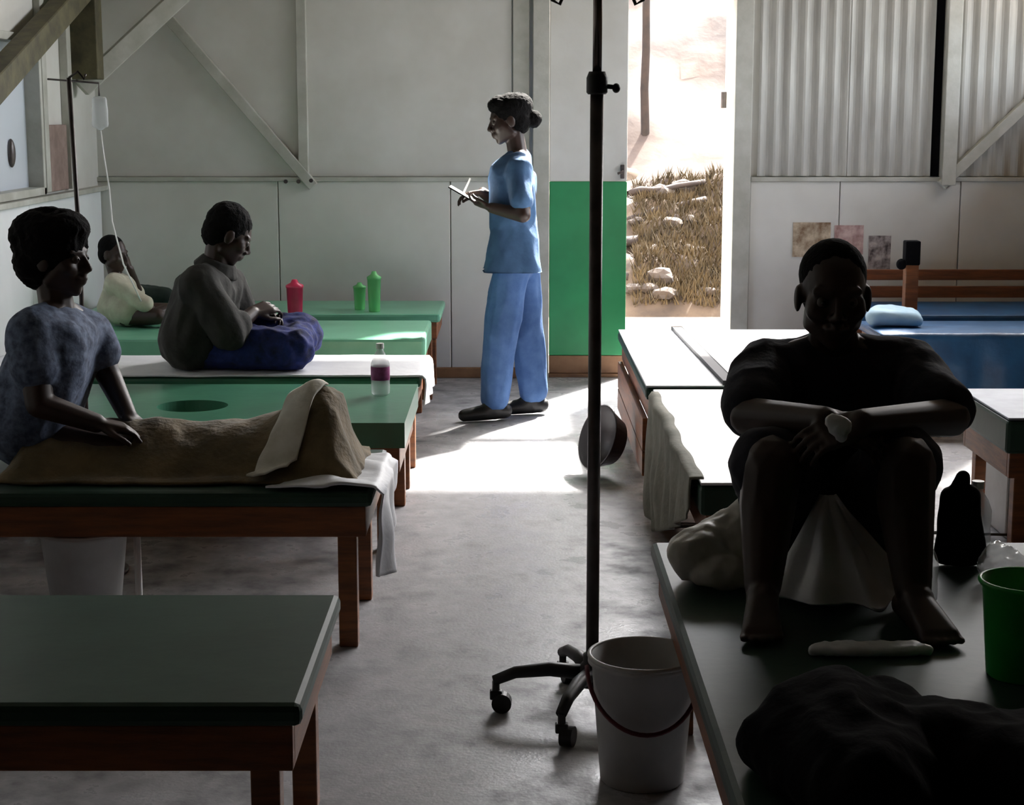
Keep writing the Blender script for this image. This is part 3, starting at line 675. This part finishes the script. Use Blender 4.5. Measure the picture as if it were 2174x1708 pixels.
hull(b, [(chest+Vector((.09, 0, .03)), .125), (chest+Vector((-.09, 0, .03)), .125), (pelv+Vector((.08, 0, .02)), .13), (pelv+Vector((-.08, 0, .02)), .13)])
limb(b, [(shR, .078), (shR.lerp(elR, .8), .072)]); limb(b, [(shL, .078), (shL.lerp(elL, .8), .072)])
me = remesh(b, .008, 4, .007, 9, (1, 1, .5), 6)
for v in me.vertices: v.co.z = max(v.co.z, HB+.008)
mk('shirt', me, M_navy, man)
b = BM()
for kn, q in ((knR, -1), (knL, 1)): limb(b, [(pelv+Vector((q*.09, -.02, -.01)), .115), (kn+Vector((0, .04, -.01)), .088)])
hull(b, [(pelv+Vector((.09, 0, 0)), .115), (pelv+Vector((-.09, 0, 0)), .115)])
me = remesh(b, .008, 4, .006, 11, (1, 1, 1), 12)
for v in me.vertices: v.co.z = max(v.co.z, HB+.008)
mk('shorts', me, M_navy, man)

# ------------------------------------------------------------------ things on the right cot
# white cloth between the man's legs
def f_wrap(u, v):
    ang = (u-.5)*2.3; t = v; r = .015+.165*t+.03*t*math.sin(u*23)*.6
    top = at(1752, 1045, 3.74); cx = top.x+.02*t; cy = top.y-.02
    z = HB+.02+(top.z-HB-.02)*(1-t)**1.15
    x = cx+math.sin(ang)*r*(1.0 if ang < 0 else 1.15); y = cy-math.cos(ang)*r*1.15
    n = noise.noise(Vector((u*7, v*3, 1)))
    return Vector((x+.015*n*t, y+.02*n*t, max(z+.012*n*t, HB+.012)))
tag(cloth('towel', 60, 30, f_wrap, M_sheet, .005), "white cloth bunched between the seated man's legs", 'towel')
b = BM(); p = at(1783, 905, 3.42)
ell(b, p, (.024, .016, .022)); ell(b, p+Vector((-.014, .0, .012)), (.018, .014, .014)); ell(b, p+Vector((.004, 0, -.018)), (.012, .012, .014))
tag(mk('tissue', remesh(b, .004, 2, .002, 60, (1, 1, 1)), M_sheet), "small crumpled tissue in the seated man's hands", 'tissue')
b = BM(); p = on(1515, 1240, HB)
hull(b, [(p+Vector((-.05, .0, .07)), .055), (p+Vector((.06, .06, .10)), .06), (p+Vector((.07, .02, .05)), .05), (p+Vector((-.02, .08, .06)), .05)]); hull(b, [(p+Vector((.07, .05, .10)), .05), (p+Vector((.085, .06, .17)), .028)])
hull(b, [(p+Vector((-.02, -.03, .04)), .04), (p+Vector((.09, -.05, .035)), .03)])
me = remesh(b, .006, 4, .010, 16, (1, 1, .6), 3)
for v in me.vertices: v.co.z = max(v.co.z, HB+.003)
tag(mk('plastic_bag', me, mat('translucent_white_bag', (206, 204, 196), .45, (170, 166, 152), 9, 4, .2, 40)), 'crumpled white bag on the cot beside the man in navy', 'bag')
# dark bundle nearest the camera
b = BM(); p = on(1780, 1640, HB)
hull(b, [(p+Vector((-.10, 0, .05)), .06), (p+Vector((.12, .0, .05)), .06), (p+Vector((-.02, .06, .10)), .06), (p+Vector((.1, .1, .06)), .06), (p+Vector((0, -.25, .06)), .08)]); hull(b, [(p+Vector((.05, .02, .06)), .06), (p+Vector((.35, 0, .04)), .06), (p+Vector((.3, -.25, .06)), .08)])
me = remesh(b, .009, 4, .012, 9, (1, 1, 1), 3)
for v in me.vertices: v.co.z = max(v.co.z, HB+.003)
tag(mk('clothes_bundle', me, M_dark), 'black bundle of clothes on the near right cot', 'clothes')
b = BM(); p = on(1850, 1396, HB)
for a, c in ((-.115, -.04), (-.04, .04), (.04, .115)): hull(b, [(p+Vector((a, .01*abs(a)*10, .012)), .010), (p+Vector((c, .01*abs(c)*10, .012)), .010), (p+Vector((a*.8, .035, .012)), .010), (p+Vector((c*.8, .035, .014)), .011)])
me = remesh(b, .004, 3, .002, 40, (1, 1, 1))
for v in me.vertices: v.co.z = max(v.co.z, HB+.002)
tag(mk('folded_cloth', me, M_sheet), "narrow folded white cloth before the seated man's feet", 'cloth')
b = BM(); p = at(2026, 1230, 3.95); p = Vector((p.x, 3.93, HB))  # black bag added to darken the bright stretch beside the man
hull(b, [(p+Vector((-.025, 0, .03)), .028), (p+Vector((.035, 0, .03)), .028), (p+Vector((-.02, .03, .16)), .026), (p+Vector((.03, .03, .16)), .026)]); hull(b, [(p+Vector((0, .03, .17)), .022), (p+Vector((.01, .03, .21)), .014)])
me = remesh(b, .005, 3, .006, 14, (1, 1, .6), 3)
for v in me.vertices: v.co.z = max(v.co.z, HB+.002)
tag(mk('dark_filler_bag', me, M_dark), 'small black bag added for darkness right of the seated man', 'bag')
def bottle(p, r, h, m, label, capm=M_whitep, lab=None, grp=None):
    t = thing('bottle', label, 'bottle', p, grp); b = BM()
    lathe(b, [(r*.8, 0), (r, .01), (r, h*.28), (r*.94, h*.36), (r, h*.44), (r, h*.6), (r*.75, h*.74), (r*.36, h*.86), (r*.34, h*.92)], p, 24, True, True); mk('bottle_body', b, m, t, True)
    b = BM(); lathe(b, [(r*.42, h*.9), (r*.42, h), ], p, 16, True, True); mk('cap', b, capm, t, False)
    if lab: b = BM(); lathe(b, [(r*1.01, h*.3), (r*1.02, h*.34), (r*1.02, h*.52), (r*1.01, h*.56)], p, 24, False, False); mk('label', b, lab, t, True)
    return t
bottle(on(808, 838, HB), .036, .20, M_clear, 'clear water bottle with magenta label on the green cot', M_whitep, M_label)
p = at(1968, 1185, 3.62); bottle(Vector((p.x, 3.62, HB)), .026, .15, M_clear, 'small clear bottle beside the shin of the man in navy')
q = at(2072, 1120, 4.05); bottle(Vector((q.x, 4.05, HB)), .036, .18, M_clear, 'clear bottle at the far corner of the near right cot')
b = BM(); p = on(2105, 1235, HB); hull(b, [(p+Vector((0, 0, .035)), .03), (p+Vector((.07, -.03, .03)), .028), (p+Vector((.02, .03, .06)), .025)])
me = remesh(b, .005, 2, .008, 26, (1, 1, 1), 5); tag(mk('crumpled_bottle', me, M_clear), 'crumpled clear plastic beside the bright green tub', 'plastic')
p = on(2172, 1432, HB); t = thing('green_tub', 'bright green plastic tub at the right edge', 'tub', p)
b = BM(); lathe(b, [(.066, 0), (.07, .004), (.084, .175), (.09, .18), (.09, .188), (.083, .188), (.067, .008), (0, .008)], p, 36, True); mk('tub_body', b, M_bgreen, t, True)
b = BM(); tube(b, [p+Vector((.088*math.cos(2*math.pi*k/36), .088*math.sin(2*math.pi*k/36), .186)) for k in range(36)], .005, 8, True); mk('rim', b, M_bgreen, t, True)

# cups and bottles on the far left cots
def tumbler(p, r, h, m, label):
    t = thing('tumbler', label, 'cup', p); b = BM()
    lathe(b, [(r*.8, 0), (r*.84, .005), (r, h*.8), (r*1.04, h*.8)], p, 24, True, True); mk('cup_body', b, m, t, True)
    b = BM(); lathe(b, [(r*1.06, h*.8), (r*1.06, h*.86), (r*.5, h*.92), (r*.3, h)], p, 24, True, True); mk('lid', b, m, t, True)
tumbler(on(627, 678, HB), .044, .21, M_pink, 'pink red lidded cup on the mint green cot')
tumbler(on(795, 661, HB), .037, .22, M_lgreen, 'bright green cup on the cot against the end wall')
tumbler(on(764, 657, HB), .034, .15, M_lgreen, 'shorter pale green cup beside the taller green one')
b = BM(); p = on(300, 655, HB); p.x -= .12; hull(b, [(p+Vector((0, 0, .06)), .06), (p+Vector((.25, 0, .07)), .05), (p+Vector((.1, .12, .06)), .06)])
me = remesh(b, .008, 3, .006, 12, (1, 1, 1), 2)
for v in me.vertices: v.co.z = max(v.co.z, HB+.003)
tag(mk('pillow', me, mat('dark_green_fabric', (40, 58, 48), .9, (24, 34, 30), 9, 4)), 'dark green pillow on the cot behind the child', 'pillow')
b = BM(); p = Vector((at(1880, 700, 8.4).x, 8.45, HB+.012)); hull(b, [(p+Vector((-.05, 0, .045)), .04), (p+Vector((.16, 0, .03)), .035), (p+Vector((.0, .14, .05)), .045), (p+Vector((.16, .14, .04)), .04)])
me = remesh(b, .008, 3, .006, 10, (1, 1, 1), 2)
for v in me.vertices: v.co.z = max(v.co.z, HB+.016)
tag(mk('pillow', me, mat('pale_blue_pillow', (176, 204, 220), .7, (150, 184, 206), 7, 3)), 'pale blue pillow on the deep blue cover', 'pillow')
# wall papers
def paper(px0, px1, py0, py1, m, label, ry=0):
    a = at(px0, py1, YB-.033); c = at(px1, py0, YB-.033); b = BM(); box(b, (a.x, YB-.0345, a.z), (c.x, YB-.0315, c.z))
    tag(mk('paper_notice', b, m), label, 'paper')
paper(1682, 1764, 472, 545, M_paper, 'tan printed paper stuck on the wall, leftmost of three')
paper(1770, 1834, 478, 540, M_paper2, 'pinkish printed paper stuck on the wall between two others')
paper(1842, 1892, 500, 580, M_paper3, 'grey paper with dark scribbles stuck on the wall, rightmost of three')

# ------------------------------------------------------------------ foreground stand and bucket
ivp = Vector((.208, 4.22, 0))
st = thing('iv_stand', 'dark metal drip stand on castors standing in the aisle', 'drip stand', ivp)
b = BM(); tube(b, [ivp+Vector((0, 0, .10)), ivp+Vector((0, 0, 1.60))], .0165, 18); mk('pole', b, M_metal, st, True)
b = BM(); tube(b, [ivp+Vector((0, 0, 1.58)), ivp+Vector((0, 0, 2.05))], .0115, 14); mk('upper_pole', b, M_chrome, st, True)
b = BM(); lathe(b, [(.022, 1.585), (.026, 1.59), (.026, 1.625), (.02, 1.64), (.012, 1.64)], ivp, 18, True, True); cl_ = mk('clamp', b, M_black, st, True)
b = BM(); tube(b, [ivp+Vector((.02, 0, 1.605)), ivp+Vector((.045, 0, 1.602))], .006, 10); ell(b, ivp+Vector((.047, 0, 1.60)), (.010, .014, .012)); mk('knob', b, M_black, cl_, True)
for q in (-1, 1):
    b = BM(); pts = [ivp+Vector((q*x, 0, z)) for x, z in ((0, 2.0), (.05, 1.99), (.08, 1.93), (.075, 1.84), (.092, 1.80), (.11, 1.81), (.115, 1.84))]; tube(b, pts, .0045, 8); mk('hook', b, M_metal, st, True)
b = BM(); lathe(b, [(.032, .075), (.036, .08), (.036, .125), (.024, .14), (.024, .16), (.017, .165)], ivp, 20, True, True); mk('hub', b, M_black, st, True)
for k, a in enumerate((178, 250, 322, 34, 106)):
    a = math.radians(a); dr = Vector((math.cos(a), math.sin(a), 0)); b = BM()
    tube(b, [ivp+dr*.02+Vector((0, 0, .11)), ivp+dr*.11+Vector((0, 0, .118)), ivp+dr*.20+Vector((0, 0, .108)), ivp+dr*.255+Vector((0, 0, .085))], [.021, .019, .016, .014], 12); lg = mk('leg', b, M_black, st, True)
    e = ivp+dr*.25; b = BM(); tube(b, [e+Vector((0, 0, .085)), e+Vector((0, 0, .05))], .010, 10); box(b, e+Vector((-.016, -.012, .035)), e+Vector((.016, .012, .06)), .004)
    sdv = Vector((-dr.y, dr.x, 0)); tube(b, [e+sdv*-.016+Vector((.015, 0, .026)), e+sdv*.016+Vector((.015, 0, .026))], .026, 18); mk('castor', b, M_black, lg, False)
bp = Vector((.305, 3.78, 0))
t = thing('bucket', 'grey white plastic bucket with dark red handle beside the drip stand', 'bucket', bp)
b = BM(); lathe(b, [(.094, 0), (.098, .004), (.120, .285), (.129, .287), (.129, .302), (.119, .304), (.096, .01), (0, .01)], bp, 44, True); mk('bucket_body', b, M_bucket, t, True)
b = BM(); tube(b, [bp+Vector((.125*math.cos(2*math.pi*k/44), .125*math.sin(2*math.pi*k/44), .302)) for k in range(44)], .006, 8, True); mk('rim', b, M_bucket, t, True)
b = BM(); pts = []
for k in range(25):
    a = math.pi+math.pi*k/24; pts.append(bp+Vector((.131*math.cos(a), .131*math.sin(a)-.0, .275-.12*math.sin(math.pi*k/24))))
tube(b, pts, .0055, 8); mk('handle', b, M_red, t, True)
# bucket under the woman's cot, pipe, box, basin
bp = Vector((at(188, 1200, 5.1).x, 5.06, 0)); t = thing('bucket', 'dim grey bucket standing under the brown blanket cot', 'bucket', bp)
b = BM(); lathe(b, [(.10, 0), (.13, .27), (.137, .272), (.137, .285), (.128, .285), (.10, .01), (0, .01)], bp, 36, True); mk('bucket_body', b, M_bucket, t, True)
b = BM(); tube(b, [bp+Vector((.133*math.cos(2*math.pi*k/36), .133*math.sin(2*math.pi*k/36), .284)) for k in range(36)], .005, 8, True); mk('rim', b, M_bucket, t, True)
p = at(293, 1200, 5.02); b = BM(); tube(b, [(p.x, 5.02, 0), (p.x, 5.02, .05), (p.x, 5.02, .40)], [.011, .011, .011], 12); lathe(b, [(.05, 0), (.05, .01), (.014, .02)], (p.x, 5.02, 0), 16, True, True)
tag(mk('support_pipe', b, M_whitep, None, True), 'thin white pipe propped under the brown blanket cot', 'pipe')
b = BM(); p = at(2160, 1080, 6.15); box(b, (p.x-.07, 6.05, .0), (p.x+.3, 6.35, .24), .01); tag(mk('storage_box', b, M_bucket), 'pale box under the grey white cot at right edge', 'box')
b = BM(); c = Vector((0, 0, 0)); lathe(b, [(.0, .0), (.10, 0), (.138, .085), (.146, .087), (.138, .09), (.097, .008), (0, .008)], c, 36, False)
Mx = Vector((-.84, -.42, .33)).to_track_quat('Z', 'Y').to_matrix().to_4x4(); bpos = Vector((.50, 7.2, .138)) + Vector((-.06, 0, 0))
b.transform(Matrix.Translation(bpos) @ Mx); tag(mk('basin', b, mat('dark_grey_plastic', (52, 50, 54), .4), None, True), 'dark round basin leaning on the wooden side of the white cot', 'basin')

# ------------------------------------------------------------------ left drip pole and bag
lp = at(166, 470, 5.60); tp = at(146, 165, 5.60)
st = thing('iv_stand', 'thin dark drip pole standing behind the woman in the blouse', 'drip stand', (lp.x, 5.60, 0))
b = BM(); tube(b, [(lp.x, 5.60, .03), lp, tp], .0075, 10); mk('pole', b, M_metal, st, True)
b = BM(); lathe(b, [(.12, 0), (.12, .012), (.03, .03), (.012, .05)], (lp.x, 5.60, 0), 24, True, True); mk('base', b, M_metal, st, True)
b = BM(); tube(b, [tp, tp+Vector((.03, 0, .02)), tp+Vector((.05, 0, -.005)), tp+Vector((.055, 0, .012))], .004, 8); mk('hook', b, M_metal, st, True)
bgp = at(212, 240, 8.75)
iv = thing('iv_bag', 'clear fluid bag hanging on the left above the child', 'drip bag', bgp)
b = BM(); ell(b, bgp, (.045, .02, .09)); hull(b, [(bgp+Vector((-.025, 0, .07)), .014), (bgp+Vector((.025, 0, .07)), .014), (bgp+Vector((.03, 0, -.06)), .014), (bgp+Vector((-.03, 0, -.06)), .014)]); mk('pouch', remesh(b, .006, 3), M_clear, iv)
b = BM(); tube(b, [bgp+Vector((0, 0, .085)), bgp+Vector((0, 0, .15)), Vector((XL+.045, bgp.y, bgp.z+.17))], .005, 8); mk('hanger', b, M_metal, iv, True)
b = BM(); hp = at(250, 575, 8.52); tube(b, [bgp+Vector((0, 0, -.08)), bgp+Vector((.01, 0, -.2)), at(232, 400, 8.65), at(238, 470, 8.5), at(262, 560, 8.44), at(300, 640, 8.42)], .004, 8); mk('drip_tube', b, M_whitep, iv, True)
